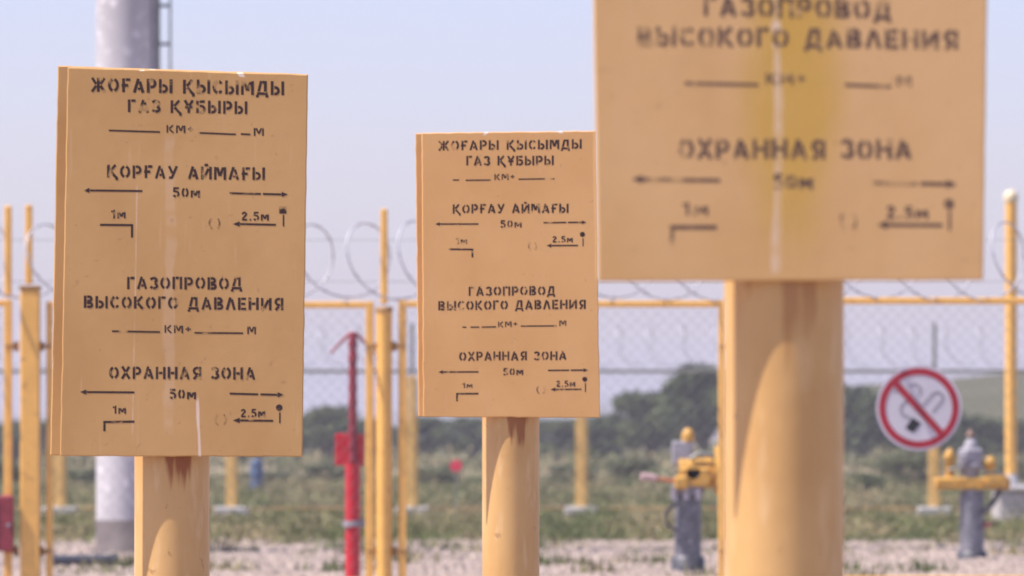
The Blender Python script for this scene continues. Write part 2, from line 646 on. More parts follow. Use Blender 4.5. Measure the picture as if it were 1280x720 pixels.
TREES = [  # x in the photo, top, width (in 1/1280 of the frame), distance, kind, label
    (18, 523, 100, 205, 0, 'dark tree at the far left behind the red lock box gate'),
    (105, 526, 120, 215, 1, 'dark tree left of the grey mast, showing between gate stile and sign'),
    (215, 528, 130, 210, 0, 'tree hidden mostly by the tall left notice board, right of the mast'),
    (305, 530, 110, 200, 1, 'low tree showing under the right end of the left notice board'),
    (372, 520, 90, 205, 0, 'tree whose crown shows just right of the left notice board'),
    (412, 509, 100, 195, 1, 'rounded tree behind the red marker post with the red box'),
    (462, 521, 90, 215, 0, 'tree behind the rusty topped gate post left of the middle sign'),
    (538, 522, 95, 210, 0, 'tree showing left of the middle sign post beneath its board'),
    (590, 520, 80, 220, 1, 'tree above the small red disc, left of the middle sign post'),
    (640, 524, 90, 215, 0, 'tree directly behind the middle sign post'),
    (695, 522, 90, 205, 1, 'tree just right of the middle sign post below the board corner'),
    (752, 520, 90, 200, 0, 'low tree right of the middle board between board and valve'),
    (812, 487, 118, 195, 1, 'taller rounded tree left of the yellow valve with red lever'),
    (880, 458, 125, 190, 0, 'tallest dark tree behind the gate stile left of the right sign post'),
    (960, 476, 130, 200, 1, 'tree covered by the thick right sign post'),
    (1078, 477, 105, 190, 0, 'dark tree just right of the thick right sign post'),
    (1140, 515, 110, 205, 1, 'low tree behind the round no smoking sign'),
    (1205, 518, 110, 195, 0, 'low dark tree behind the grey domed valve'),
    (1262, 522, 110, 205, 1, 'low tree behind the yellow vent pipe at the right edge'),
]
protos = []
for k in range(5):
    protos.append(make_tree(3.2, 3.2, M_LEAF[k % 2], 4200))
used_p = set()
for i, (px, top, wpx, d, kind, lab) in enumerate(TREES):
    k = [0, 2, 4][i % 3] if kind == 0 else [1, 3][i % 2]
    x, y, z = U(px, top, d)
    if k in used_p:
        o = copy_tree(protos[k])
    else:
        o = protos[k]
        used_p.add(k)
    o.location = (x, y, 0)
    o.rotation_euler = (0, 0, random.uniform(0, 6.28))
    sx = wpx / F * d / 3.2
    o.scale = (sx, sx, z / 3.2)
    tag(o, lab, 'tree', 'trees beyond the yard')
SHRUBS = [
    (12, 575, 70, 120, 1, 'low shrub at the left edge beyond the red lock box'),
    (110, 585, 80, 125, 2, 'pale low shrub beyond the far fence left of the mast'),
    (330, 588, 90, 130, 2, 'pale olive shrub below the right end of the left board'),
    (405, 578, 80, 130, 2, 'pale olive shrub just left of the red marker post'),
    (545, 582, 80, 125, 2, 'pale olive shrub beside the small red disc'),
    (715, 578, 80, 125, 2, 'pale olive shrub left of the far fence post under the middle board'),
    (790, 572, 90, 130, 2, 'pale olive shrub left of the valve with the red lever'),
    (1085, 592, 60, 110, 1, 'small green shrub right of the thick right sign post'),
    (1135, 566, 85, 120, 2, 'pale olive shrub under the round no smoking sign'),
    (1270, 575, 80, 130, 2, 'pale shrub at the right edge behind the white block'),
]
sprotos = [None, make_tree(1.2, 1.6, M_LEAF[1], 1500, True), make_tree(1.2, 1.6, M_LEAF[2], 1500, True)]
used_s = set()
for i, (px, top, wpx, d, k, lab) in enumerate(SHRUBS):
    x, y, z = U(px, top, d)
    o = copy_tree(sprotos[k]) if k in used_s else sprotos[k]
    used_s.add(k)
    o.location = (x, y, 0)
    o.rotation_euler = (0, 0, random.uniform(0, 6.28))
    sx = wpx / F * d / 1.6
    o.scale = (sx, sx, z / 1.2)
    tag(o, lab, 'shrub', 'shrubs beyond the far fence')


# ------------------------------------------------------------------ wire mesh and razor coils
def chainlink(b, x0, x1, z0, z1, y, cell, r):
    """woven diamond mesh of straight diagonal wires, two layers"""
    wd, h = x1 - x0, z1 - z0
    step = cell * math.sqrt(2)
    for sgn in (1, -1):
        c = -h
        while c < wd:
            a0, a1 = max(0, c), min(wd, c + h)
            if a1 - a0 > .01:
                za, zb = a0 - c, a1 - c
                xa, xb = x0 + a0, x0 + a1
                if sgn < 0:
                    xa, xb = x1 - a0, x1 - a1
                b.tube((xa, y + sgn * r, z0 + za), (xb, y + sgn * r, z0 + zb), r, n=4, caps=False, smooth=False)
            c += step


def razor(b, x0, x1, y, zc, rad, pitch, r, tilt, barbs=True):
    pts = []
    n = int((x1 - x0) / pitch * 22)
    for i in range(n + 1):
        th = 2 * math.pi * i / 22
        pts.append((x0 + pitch * th / (2 * math.pi) + tilt * math.cos(th + .12) + .02 * math.sin(th * .37), y + rad * math.cos(th) * .9, zc + rad * (1 + .05 * math.sin(th * .21)) * math.sin(th)))
    b.path(pts, r, 5)
    if barbs:
        for i in range(0, n, 2):
            p, q = np.array(pts[i]), np.array(pts[i + 1])
            d = (q - p) / np.linalg.norm(q - p)
            u = np.cross(d, (0, 1, 0))
            u /= np.linalg.norm(u) + 1e-6
            m_ = (p + q) / 2
            for s in (1, -1):
                b.add([m_ + d * .012 + u * r * s * .6, m_ - d * .012 + u * r * s * .6, m_ + u * .014 * s + d * .012 * s, m_ + (0, .002, 0)], [(0, 1, 2), (0, 2, 3), (1, 2, 3)])


# ------------------------------------------------------------------ the far fence (one connected run)
DF = 78.0
fx = lambda px: (px - 640) / F * DF
fz = lambda py: CAMZ + (HOR - py) / F * DF
POSTS = [-143, 75, 290, 515, 727, 945, 1168, 1386]
ff = thing('chain_link_fence', (0, DF, 0), 'far run of yellow chain link fence with concrete footings beyond the valves', 'fence')
for i, px in enumerate(POSTS):
    x = fx(px)
    b = MB()
    b.box((x, 0, (fz(470) + .05) / 2), (.085, .075, fz(470) - .05), .006)
    p = b.build('post', M_YEL2, ff)
    e = MB()
    e.tube((x, 0, fz(470)), (x, 0, fz(404)), .024, n=8)
    e.build('extension_rod', M_YGREY, p)
    c = MB()
    c.box((x, -.02, .06), (.42, .36, .12), .02)
    c.build('footing', M_CONC, p)
for i in range(len(POSTS) - 1):
    xa, xb = fx(POSTS[i]) + .062, fx(POSTS[i + 1]) - .062
    b = MB()
    for x in (xa, xb):
        b.box((x, 0, (fz(470) + fz(640)) / 2), (.025, .05, fz(470) - fz(640)), .004)
    b.box(((xa + xb) / 2, 0, fz(464)), (xb - xa - .025, .03, .03), .004)
    p = b.build('panel_frame', M_YEL2, ff)
    b = MB()
    b.box(((xa + xb) / 2, 0, fz(635.5)), (xb - xa - .025, .04, .028), .006)
    b.build('bottom_rail', M_RAIL, p)
    t = MB()
    t.box(((xa + xb) / 2, 0, fz(464)), (xb - xa + .06, .045, .045), .006)
    t.build('top_rail', M_YGREY, p)
    mb = MB()
    chainlink(mb, xa + .02, xb - .02, fz(634), fz(466), 0, .06, .0009)
    mb.build('wire_mesh', M_GALV, p)
rb = MB()
razor(rb, fx(-140), fx(1386), 0, fz(432), .25, .40, .006, .13, False)
rb.build('razor_coil', M_RAZOR, ff)

# ------------------------------------------------------------------ the gate line
DG = 40.0
gx = lambda px: (px - 640) / F * DG
gz = lambda py: CAMZ + (HOR - py) / F * DG


def gate_post(px, wpx, top, ext_top, ext_px, label, square):
    r = wpx / F * DG / 2
    t = thing('gate_post', (gx(px), DG, 0), label, 'gate post', 'posts of the gate line')
    b = MB()
    if square:
        b.box((0, 0, gz(top) / 2 - .05), (2 * r, 2 * r, gz(top) + .1), .008)
    else:
        b.tube((0, 0, -.1), (0, 0, gz(top)), r, n=24)
    b.build('shaft', M_YEL, t)
    c = MB()
    if square:
        c.box((0, 0, gz(top) + .012), (2 * r + .012, 2 * r + .012, .024), .004)
    else:
        c.lathe((0, 0, gz(top)), [(r + .006, -.012), (r + .006, .010), (r * .8, .02)], 24)
    c.build('cap', M_CAPD, t)
    e = MB()
    ex = gx(ext_px) - gx(px)
    e.box((ex, 0, (gz(top) + gz(ext_top)) / 2 + .02), (.045, .045, gz(ext_top) - gz(top) - .03), .008)
    e.build('extension_rod', M_YEL, t)
    return t


gate_post(38, 24, 362, 257, 36, 'thick yellow square gate post with angled-free rod on top, at left edge', True)
gate_post(480, 20, 387, 262, 480, 'yellow round gate post with brown cap and rod left of the middle sign', False)
gate_post(925, 20, 387, 262, 925, 'yellow gate post hidden behind the thick right sign post', False)
gate_post(1372, 20, 387, 262, 1372, 'yellow gate post just outside the right edge of the frame', False)


def gate_leaf(pa, pb, top, label, hinge_l=True, hinge_r=True, bot=726.5, w_l=10, w_r=10):
    """pa, pb: centres of the two stiles"""
    xa, xb = gx(pa), gx(pb)
    t = thing('mesh_gate', ((xa + xb) / 2, DG, 0), label, 'gate', 'chain link gate panels')
    hw = (xb - xa) / 2
    tw = .045
    for s, wp in ((-1, w_l), (1, w_r)):
        b = MB()
        b.box((s * hw, 0, (gz(top) + gz(bot)) / 2), (wp / F * DG, tw, gz(top) - gz(bot) + tw), .006)
        b.build('stile', M_YEL, t)
    for z in (gz(top), gz(bot)):
        b = MB()
        b.box((0, 0, z), (2 * hw - .055, tw - .004, tw - .004), .006)
        b.build('rail', M_YEL, t)
    m_ = MB()
    chainlink(m_, -hw + .02, hw - .02, gz(bot) + .02, gz(top) - .02, 0, .06, .0007)
    m_.build('wire_mesh', M_GALV, t)
    for s, on in ((-1, hinge_l), (1, hinge_r)):
        if not on:
            continue
        for z in (gz(433), gz(689)):
            b = MB()
            b.tube((s * (hw + .052), 0, z - .03), (s * (hw + .052), 0, z + .03), .017, n=10)
            b.box((s * (hw + .030), 0, z), (.030, .02, .028), .004)
            b.tube((s * hw, -.040, z), (s * hw, -.022, z), .013, n=8)
            b.build('hinge', M_CAPD, t)
    return t


ga = gate_leaf(-385, 10, 379, 'yellow gate panel at the left edge carrying the red lock box')
gb = gate_leaf(62, 462, 381, 'yellow chain link gate panel behind the left notice board', w_l=8)
gate_leaf(503, 903, 380, 'yellow chain link gate panel behind the middle notice board')
gd = gate_leaf(948, 1350, 376, 'yellow chain link gate panel behind the right board carrying the no smoking sign', bot=724)
b = MB()
xl = gx(10) - ga.location.x
b.box((xl, 0, (gz(257) + gz(377)) / 2 + .012), (.045, .045, gz(257) - gz(377) - .024), .008)
b.build('extension_rod', M_YEL, ga)
b = MB()
b.box((xl - .012, -.06, gz(654)), (.105, .075, .35), .01)
lk = b.build('lock_box', M_DRED, ga)
tag(lk, 'dark red lock box on the gate stile')
b = MB()
b.box((xl - .066, -.062, gz(654)), (.014, .085, .36), .004)
b.build('box_edge', M_RED, lk)
b = MB()
b.tube((xl + .01, -.112, gz(656)), (xl + .01, -.096, gz(656)), .012, n=10)
b.build('keyhole', M_GREY, lk)

rz = thing('razor_wire', (0, DG, 0), 'grey razor wire coil strung above the near yellow gates', 'razor wire')
b = MB()
razor(b, gx(-160), gx(1372), 0, gz(326), .24, .335, .0062, .20)
b.build('razor_coil', M_RAZOR, rz)
b = MB()
b.tube((gx(-160), .02, gz(300)), (gx(1372), .02, gz(300)), .0016, n=5)
b.tube((gx(-160), .02, gz(352)), (gx(1372), .02, gz(352)), .0016, n=5)
b.build('support_wire', M_GALV, rz)

# no smoking sign hung on the mesh
cx, cz = gx(1148), gz(510)
ns = thing('no_smoking_sign', (cx, DG - .05, cz), 'round white no smoking sign with red ring and slash on the gate mesh', 'sign')


def disc(b, r0, r1, y0, y1, n=64):
    """ring (r0>0) or disc about the Y axis, from front y0 to back y1"""
    vs = []
    for (r, y) in ((r0, y0), (r1, y0), (r1, y1), (r0, y1)):
        vs += [(r * math.cos(2 * math.pi * i / n), y, r * math.sin(2 * math.pi * i / n)) for i in range(n)]
    fs = []
    for k in range(4 if r0 > 0 else 3):
        for i in range(n):
            j = (i + 1) % n
            if k == 0 and r0 == 0:
                continue
            fs.append((k * n + i, k * n + j, ((k + 1) % 4) * n + j, ((k + 1) % 4) * n + i))
    b.add(vs, fs)
    if r0 == 0:
        b.add([(r1 * math.cos(2 * math.pi * i / n), y0, r1 * math.sin(2 * math.pi * i / n)) for i in range(n)], [tuple(range(n - 1, -1, -1))])


px2 = DG / F
b = MB()
disc(b, 0, 53.5 * px2, 0, .004)
pl = b.build('plate', M_WHITE, ns)
b = MB()
disc(b, 41.5 * px2, 50 * px2, -.0025, -.0005)
b.build('red_ring', M_RED, pl)


def flat(b, pts, y, th=.0015):
    """flat polygon in the sign plane, pts in picture units about the sign's centre (x right, y down)"""
    n = len(pts)
    f = [(p[0] * px2, y, -p[1] * px2) for p in pts]
    k = [(p[0] * px2, y + th, -p[1] * px2) for p in pts]
    b.add(f + k, [tuple(range(n)), tuple(range(2 * n - 1, n - 1, -1))] + [(i, n + i, n + (i + 1) % n, (i + 1) % n) for i in range(n)])


def strip(b, pts, wd, y):
    for p, q in zip(pts[:-1], pts[1:]):
        d = np.array(q, float) - np.array(p, float)
        d /= np.linalg.norm(d)
        nrm = np.array((-d[1], d[0])) * wd / 2
        flat(b, [np.array(p) + nrm, np.array(p) - nrm, np.array(q) - nrm, np.array(q) + nrm], y)


b = MB()
strip(b, [(-30, -32), (29, 33)], 8.5, -.0055)
b.build('red_slash', M_RED, pl)
b = MB()
# burnt end, cigarette outline and smoke
flat(b, [(-8, 12), (3, 19), (-7, 31), (-17, 25)], -.002)
flat(b, [(-6, 18), (0, 22), (-5, 27), (-11, 23)], -.0035)
b.build('ember', M_BLACK, pl)
b = MB()
strip(b, [(5, -3), (18, -18), (24, -20), (30, -15), (29, -9), (17, 5)], 3.0, -.002)
strip(b, [(-11, 13), (-21, 8), (-23, -1), (-17, -8), (-9, -7)], 3.0, -.002)
strip(b, [(-32, -20), (-24, -23), (-20, -19)], 2.5, -.002)
strip(b, [(-13, -27), (-4, -30), (2, -25), (1, -16)], 2.5, -.002)
b.build('cigarette_print', M_GREYP, pl)

# ------------------------------------------------------------------ red marker post behind the gate
DR = 42.5
q = F / DR
M_POST = plain('post_red_paint', (.56, .012, .028), .4, 0, .2, 8)
rm = thing('marker_post', (*U(441, 0, DR)[:2], 0), 'red hydrant marker post with square red box and drooping hooks behind the gate', 'post')
Z = lambda py: CAMZ + (HOR - py) / q
b = MB()
b.tube((0, 0, -.05), (0, 0, Z(580)), 9.5 / q, n=20)
b.build('shaft', M_POST, rm)
b = MB()
b.tube((0, 0, Z(580)), (0, 0, Z(418)), 5 / q, n=14)
for k in range(9):
    z = Z(575 - k * 18)
    b.tube((0, 0, z - .02), (0, 0, z + .02), 6 / q, n=14)
b.build('upper_rod', M_DRED, rm)
for s in (-1, 1):
    b = MB()
    b.path([(0, 0, Z(416)), (s * 6 / q, 0, Z(419)), (s * 17 / q, 0, Z(430)), (s * 28 / q, 0, Z(442))], [2.6 / q, 2.2 / q, 1.7 / q, 1.4 / q], 8)
    b.build('hook', M_DRED, rm)
b = MB()
b.box((-4 / q, .06, Z(562)), (36 / q, .10, 40 / q), .006)
b.build('box', M_POST, rm)
b = MB()
b.tube((0, 0, Z(658)), (0, 0, Z(651)), 12.5 / q, n=20)
b.box((11 / q, 0, Z(654)), (9 / q, .03, 10 / q), .004)
b.build('clamp', M_GREY, rm)

# small red disc on a stake, far behind
DD = 70.0
q = F / DD
dx_ = thing('marker_disc', (*U(570, 0, DD)[:2], 0), 'small bright red round marker on a thin stake left of the middle post', 'marker')
b = MB()
disc(b, 0, 7.5 / q, -.012, .0, 24)
dd = b.build('disc', M_PINKRED, dx_)
dd.location = (0, 0, CAMZ + (HOR - 582) / q)
b = MB()
b.tube((0, .012, -.05), (0, .012, CAMZ + (HOR - 578) / q), .010, n=8)
b.build('stake', M_YGREY, dx_)

# blue canister standing in the grass
DB = 115.0
cb = tag(thing('canister', (*U(321, 0, DB)[:2], 0), None, None), 'small blue plastic canister standing in the grass below the left notice board', 'canister')
b = MB()
b.lathe((0, 0, 0), [(.11, 0), (.125, .02), (.125, .15), (.118, .16), (.118, .18), (.125, .19), (.125, .38), (.118, .39), (.118, .41), (.125, .42), (.125, .50), (.08, .55)], 20)
b.build('drum', plain('blue_plastic', (.05, .10, .20), .5), cb)
b = MB()
b.lathe((0, 0, .548), [(.05, 0), (.05, .03), (.04, .04)], 14)
b.build('lid', M_DGREY, cb)

# ------------------------------------------------------------------ tall mast with ladder
DM = 54.0
q = F / DM
mt = thing('lighting_mast', (*U(157, 0, DM)[:2], 0), 'tall thick pale grey metal mast with ladder, rising behind the left notice board', 'mast')
r0 = 37.5 / q
b = MB()
b.lathe((0, 0, 0), [(r0 * .98, .27), (r0, 4), (r0 * .93, 9), (r0 * .7, 13)], 48)
b.build('shaft', M_MAST, mt)
b = MB()
b.lathe((0, 0, 0), [(r0 * 1.25, -.05), (r0 * 1.25, .03), (r0 * 1.0, .04), (r0 * 1.0, .275), (r0 * .97, .28)], 40)
b.build('base_collar', plain('dark_base', (.13, .105, .10), .8, 0, .35, 7), mt)
b = MB()
for zz in (1.6, 3.1, 5.4, 8.0):
    b.tube((0, 0, zz - .03), (0, 0, zz + .03), r0 * 1.012, n=40)
b.build('band', M_GREY, mt)
ld = MB()
xr = 41 / q
for xo in (xr, xr + 15 / q):
    ld.box((xo, -.02, 6.6), (.030 if xo == xr else .018, .035, 10.2), .004)
lad = ld.build('ladder', M_YGREY, mt)
z = 1.7
while z < 11.6:
    b = MB()
    b.tube((xr, -.02, z), (xr + 15 / q, -.02, z), .013, n=8)
    b.build('rung', M_DGREY, lad)
    z += 48 / q
b = MB()
b.tube((36 / q, -.10, .3), (35 / q, -.10, 11), .028, n=10)
b.build('conduit', M_GREY, mt)

# bluish tube standing for a dark streak on the gravel at the mast's foot
b = MB()
x, y, z = U(66, 708, 48.4)
x2 = U(142, 708, 48.4)[0]
pp = thing('dark_tube', ((x + x2) / 2, 48.4, .0), 'dark blue grey tube lying on the gravel in front of the mast', 'pipe')
b.tube(((x - x2) / 2, -.15, .045), ((x2 - x) / 2, .15, .045), .045, n=16, caps=False)
b.build('tube', M_BLUE, pp)
b = MB()
for s in (-1, 1):
    b.tube((s * (x2 - x) / 2 * .94, s * .141, .045), (s * (x2 - x) / 2 * 1.02, s * .153, .045), .056, n=16)
b.build('collar', M_DGREY, pp)

# ------------------------------------------------------------------ valve with red lever (left)
DV = 46.5
q = F / DV
cx = 860
va = thing('gas_valve', (*U(cx, 0, DV)[:2], 0), 'yellow gas valve with grey box and red lever on a mottled grey riser', 'valve')
X = lambda px: (px - cx) / q
Z = lambda py: CAMZ + (HOR - py) / q
b = MB()
b.tube((0, 0, .1), (0, 0, Z(612)), 17 / q, n=24)
ri = b.build('riser', M_MOTT, va)
b = MB()
b.lathe((0, 0, 0), [(21 / q, -.05), (21 / q, .10), (18 / q, .115)], 24)
b.build('base_flange', M_DGREY, ri)
b = MB()
b.lathe((0, 0, Z(617)), [(21 / q, 0), (21 / q, .03), (18 / q, .032), (18 / q, .036), (21 / q, .038), (21 / q, .065)], 24)
fl = b.build('flange', M_GREY, ri)
for px in (842, 857, 872):
    b = MB()
    b.tube((X(px), -.10, Z(624)), (X(px), -.10, Z(610)), .022, n=6)
    b.build('bolt', M_WHITE, fl)
b = MB()
b.tube((X(848), 0, Z(591)), (X(893), 0, Z(591)), 20 / q, n=24)
b.tube((X(893), 0, Z(588)), (X(908), 0, Z(588)), 30 / q, n=24)
b.box((X(868), -.02, Z(596)), (40 / q, .24, 24 / q), .015)
b.box((X(851), -.12, Z(603)), (17 / q, .12, 16 / q), .012)
bd = b.build('body', M_VALVE, va)
b = MB()
b.tube((X(866), -.12, Z(590)), (X(866), -.14, Z(590)), 9 / q, n=16)
b.tube((X(884), -.115, Z(594)), (X(884), -.13, Z(594)), 7 / q, n=16)
b.build('cover_plate', M_VALVE, bd)
b = MB()
b.box((X(853), .02, Z(566)), (26 / q, .16, 30 / q), .012)
b.build('control_box', M_GREY, va)
b = MB()
b.path([(X(862), -.1, Z(574)), (X(874), -.11, Z(566)), (X(890), -.1, Z(570)), (X(900), -.08, Z(578))], 3.0 / q, 8)
b.build('impulse_tube', M_YGREY, va)
b = MB()
b.lathe((X(860), -.02, Z(552)), [(7.5 / q, 0), (8.5 / q, 5 / q), (8 / q, 10 / q), (5 / q, 15 / q), (2 / q, 17 / q)], 18)
tp = b.build('top_cap', M_VALVE, va)
b = MB()
b.tube((X(860), -.02, Z(535)), (X(860), -.02, Z(529)), 2.2 / q, n=8)
b.build('pin', M_DGREY, tp)
b = MB()
b.tube((X(849), -.1, Z(602)), (X(818), -.14, Z(598)), 2.6 / q, n=8)
lv = b.build('lever', plain('faded_orange_lever', (.52, .17, .07), .5), va)
b = MB()
b.tube((X(820), -.14, Z(598)), (X(801), -.16, Z(595.5)), 4.6 / q, 5 / q, n=12)
b.build('grip', plain('pale_pink_grip', (.56, .38, .36), .6), lv)
b = MB()
b.path([(X(846), -.08, Z(628)), (X(832), -.1, Z(640)), (X(834), -.06, Z(656)), (X(848), -.05, Z(664))], 2.2 / q, 8)
b.build('drain_tube', M_DGREY, va)

# ------------------------------------------------------------------ valve with grey dome (right)
DW = 51.0
q = F / DW
cx = 1215
vb = thing('gas_valve', (*U(cx, 0, DW)[:2], 0), 'grey domed gas valve on a yellow crossbeam and smooth grey riser, below the round sign', 'valve')
b = MB()
b.tube((0, 0, .05), (0, 0, Z(613)), 15.5 / q, n=24)
ri = b.build('riser', plain('bluish_grey_riser', (.20, .20, .225), .5, 0, .4, 9, (.36, .34, .35)), vb)
b = MB()
b.lathe((0, 0, 0), [(19 / q, -.05), (19 / q, .06), (16 / q, .075)], 24)
b.build('base_flange', M_DGREY, ri)
b = MB()
b.box((0, 0, Z(604)), (94 / q, .20, 15 / q), .015)
b.box((X(1245), -.11, Z(601)), (26 / q, .03, 13 / q), .006)
for px in (1174, 1200, 1228, 1256):
    b.tube((X(px), -.115, Z(604)), (X(px), -.1, Z(604)), 3.2 / q, n=8)
b.build('crossbeam', M_VALVE, vb)
b = MB()
b.lathe((X(1213), 0, Z(596)), [(11 / q, 0), (11 / q, 10 / q), (16 / q, 11 / q), (16 / q, 16 / q), (13 / q, 17 / q)], 20)
b.box((X(1213), 0, Z(570)), (25 / q, .17, 20 / q), .02, .3)
b.lathe((X(1214), 0, Z(561)), [(10 / q, 0), (9.5 / q, 5 / q), (6.5 / q, 10 / q), (5 / q, 13 / q)], 20)
b.box((X(1203), -.09, Z(574)), (9 / q, .05, 13 / q), .008)
dm = b.build('dome', M_GREY, vb)
b = MB()
b.lathe((X(1213), 0, Z(551)), [(2.5 / q, 0), (2.5 / q, 5 / q), (6 / q, 6 / q), (6 / q, 9 / q), (2 / q, 10 / q), (2 / q, 15 / q)], 14)
b.build('knob', plain('brown_knob', (.32, .20, .14), .6), dm)
for px, py, rr, hh in ((1187, 596, 6, 36), (1237, 596, 7, 26)):
    b = MB()
    b.lathe((X(px), -.02, Z(py)), [(rr / q, 0), (rr / q, hh * .55 / q), ((rr + 1.5) / q, hh * .58 / q), ((rr + 1.5) / q, hh * .75 / q), (rr * .8 / q, hh * .9 / q), (rr * .3 / q, hh / q)], 16)
    b.build('gauge_cap', M_VALVE, vb)
b = MB()
b.path([(X(1185), -.06, Z(588)), (X(1195), -.08, Z(584)), (X(1203), -.07, Z(590))], 2 / q, 8)
b.path([(X(1226), -.06, Z(586)), (X(1234), -.07, Z(592)), (X(1248), -.06, Z(590)), (X(1258), -.04, Z(597))], 2 / q, 8)
b.build('impulse_tube', M_YGREY, vb)
b = MB()
b.path([(X(1250), -.03, Z(611)), (X(1241), -.06, Z(628)), (X(1229), -.06, Z(640))], 3.6 / q, 8)
b.build('brace', M_DGREY, vb)
b = MB()
b.tube((X(1229), -.03, Z(656)), (X(1238), -.05, Z(655)), 4 / q, n=10)
b.build('plug', plain('rusty_plug', (.42, .14, .10), .6), vb)

# ------------------------------------------------------------------ vent pipe on a white block
DP = 72.0
q = F / DP
cx = 1265
Z = lambda py: CAMZ + (HOR - py) / q
X = lambda px: (px - cx) / q
bl = thing('concrete_block', (*U(1296, 0, DP)[:2], 0), 'white washed concrete block at the right edge under the vent pipe', 'concrete block')
zt = Z(607)
b = MB()
b.box((0, .25, zt / 2 - .03), (102 / q, .9, zt - .03), .04)
b.build('plinth', M_CONC, bl)
b = MB()
b.box((0, .25, zt - .045 + .02), (108 / q, .98, .05), .015)
b.build('top_slab', M_WCONC, bl)
vp = thing('vent_pipe', (*U(cx, 0, DP)[:2], zt), 'tall slim yellow vent pipe with pale rounded cap at the right edge', 'pipe')
b = MB()
b.tube((0, .15, .03), (0, .15, Z(247) - zt), 7.5 / q, n=20)
b.build('shaft', M_YEL, vp)
b = MB()
b.lathe((0, .15, Z(249) - zt), [(8 / q, -.03), (9 / q, 0), (9 / q, 6 / q), (7 / q, 10 / q), (2 / q, 12 / q)], 20)
b.build('cap', plain('pale_cap', (.80, .66, .42), .4), vp)
b = MB()
b.lathe((0, .15, 0), [(15 / q, .0), (15 / q, .03), (9.5 / q, .032), (9.5 / q, 13 / q), (8 / q, 14 / q)], 20)
b.build('base_flange', M_GREY, vp)

# ------------------------------------------------------------------ stencil lettering
T = .185          # stroke, in cap heights
H = T / 2


def arc(cx, cy, rx, ry, a0, a1, n=9):
    return [(cx + rx * math.cos(R(a0 + (a1 - a0) * i / n)), cy + ry * math.sin(R(a0 + (a1 - a0) * i / n))) for i in range(n + 1)]


def bowl(x0, x1, yb, yt):
    """open-left bowl from (x0, yt) round to (x0, yb)"""
    ry = (yt - yb) / 2
    rx = min(ry, (x1 - x0) * .8)
    return [(x0, yt)] + arc(x1 - rx, (yt + yb) / 2, rx, ry, 90, -90) + [(x0, yb)]


G_ = T + .07      # where a stroke may start beside a full vertical (stencil bridge)
B, E = 1 - H, H


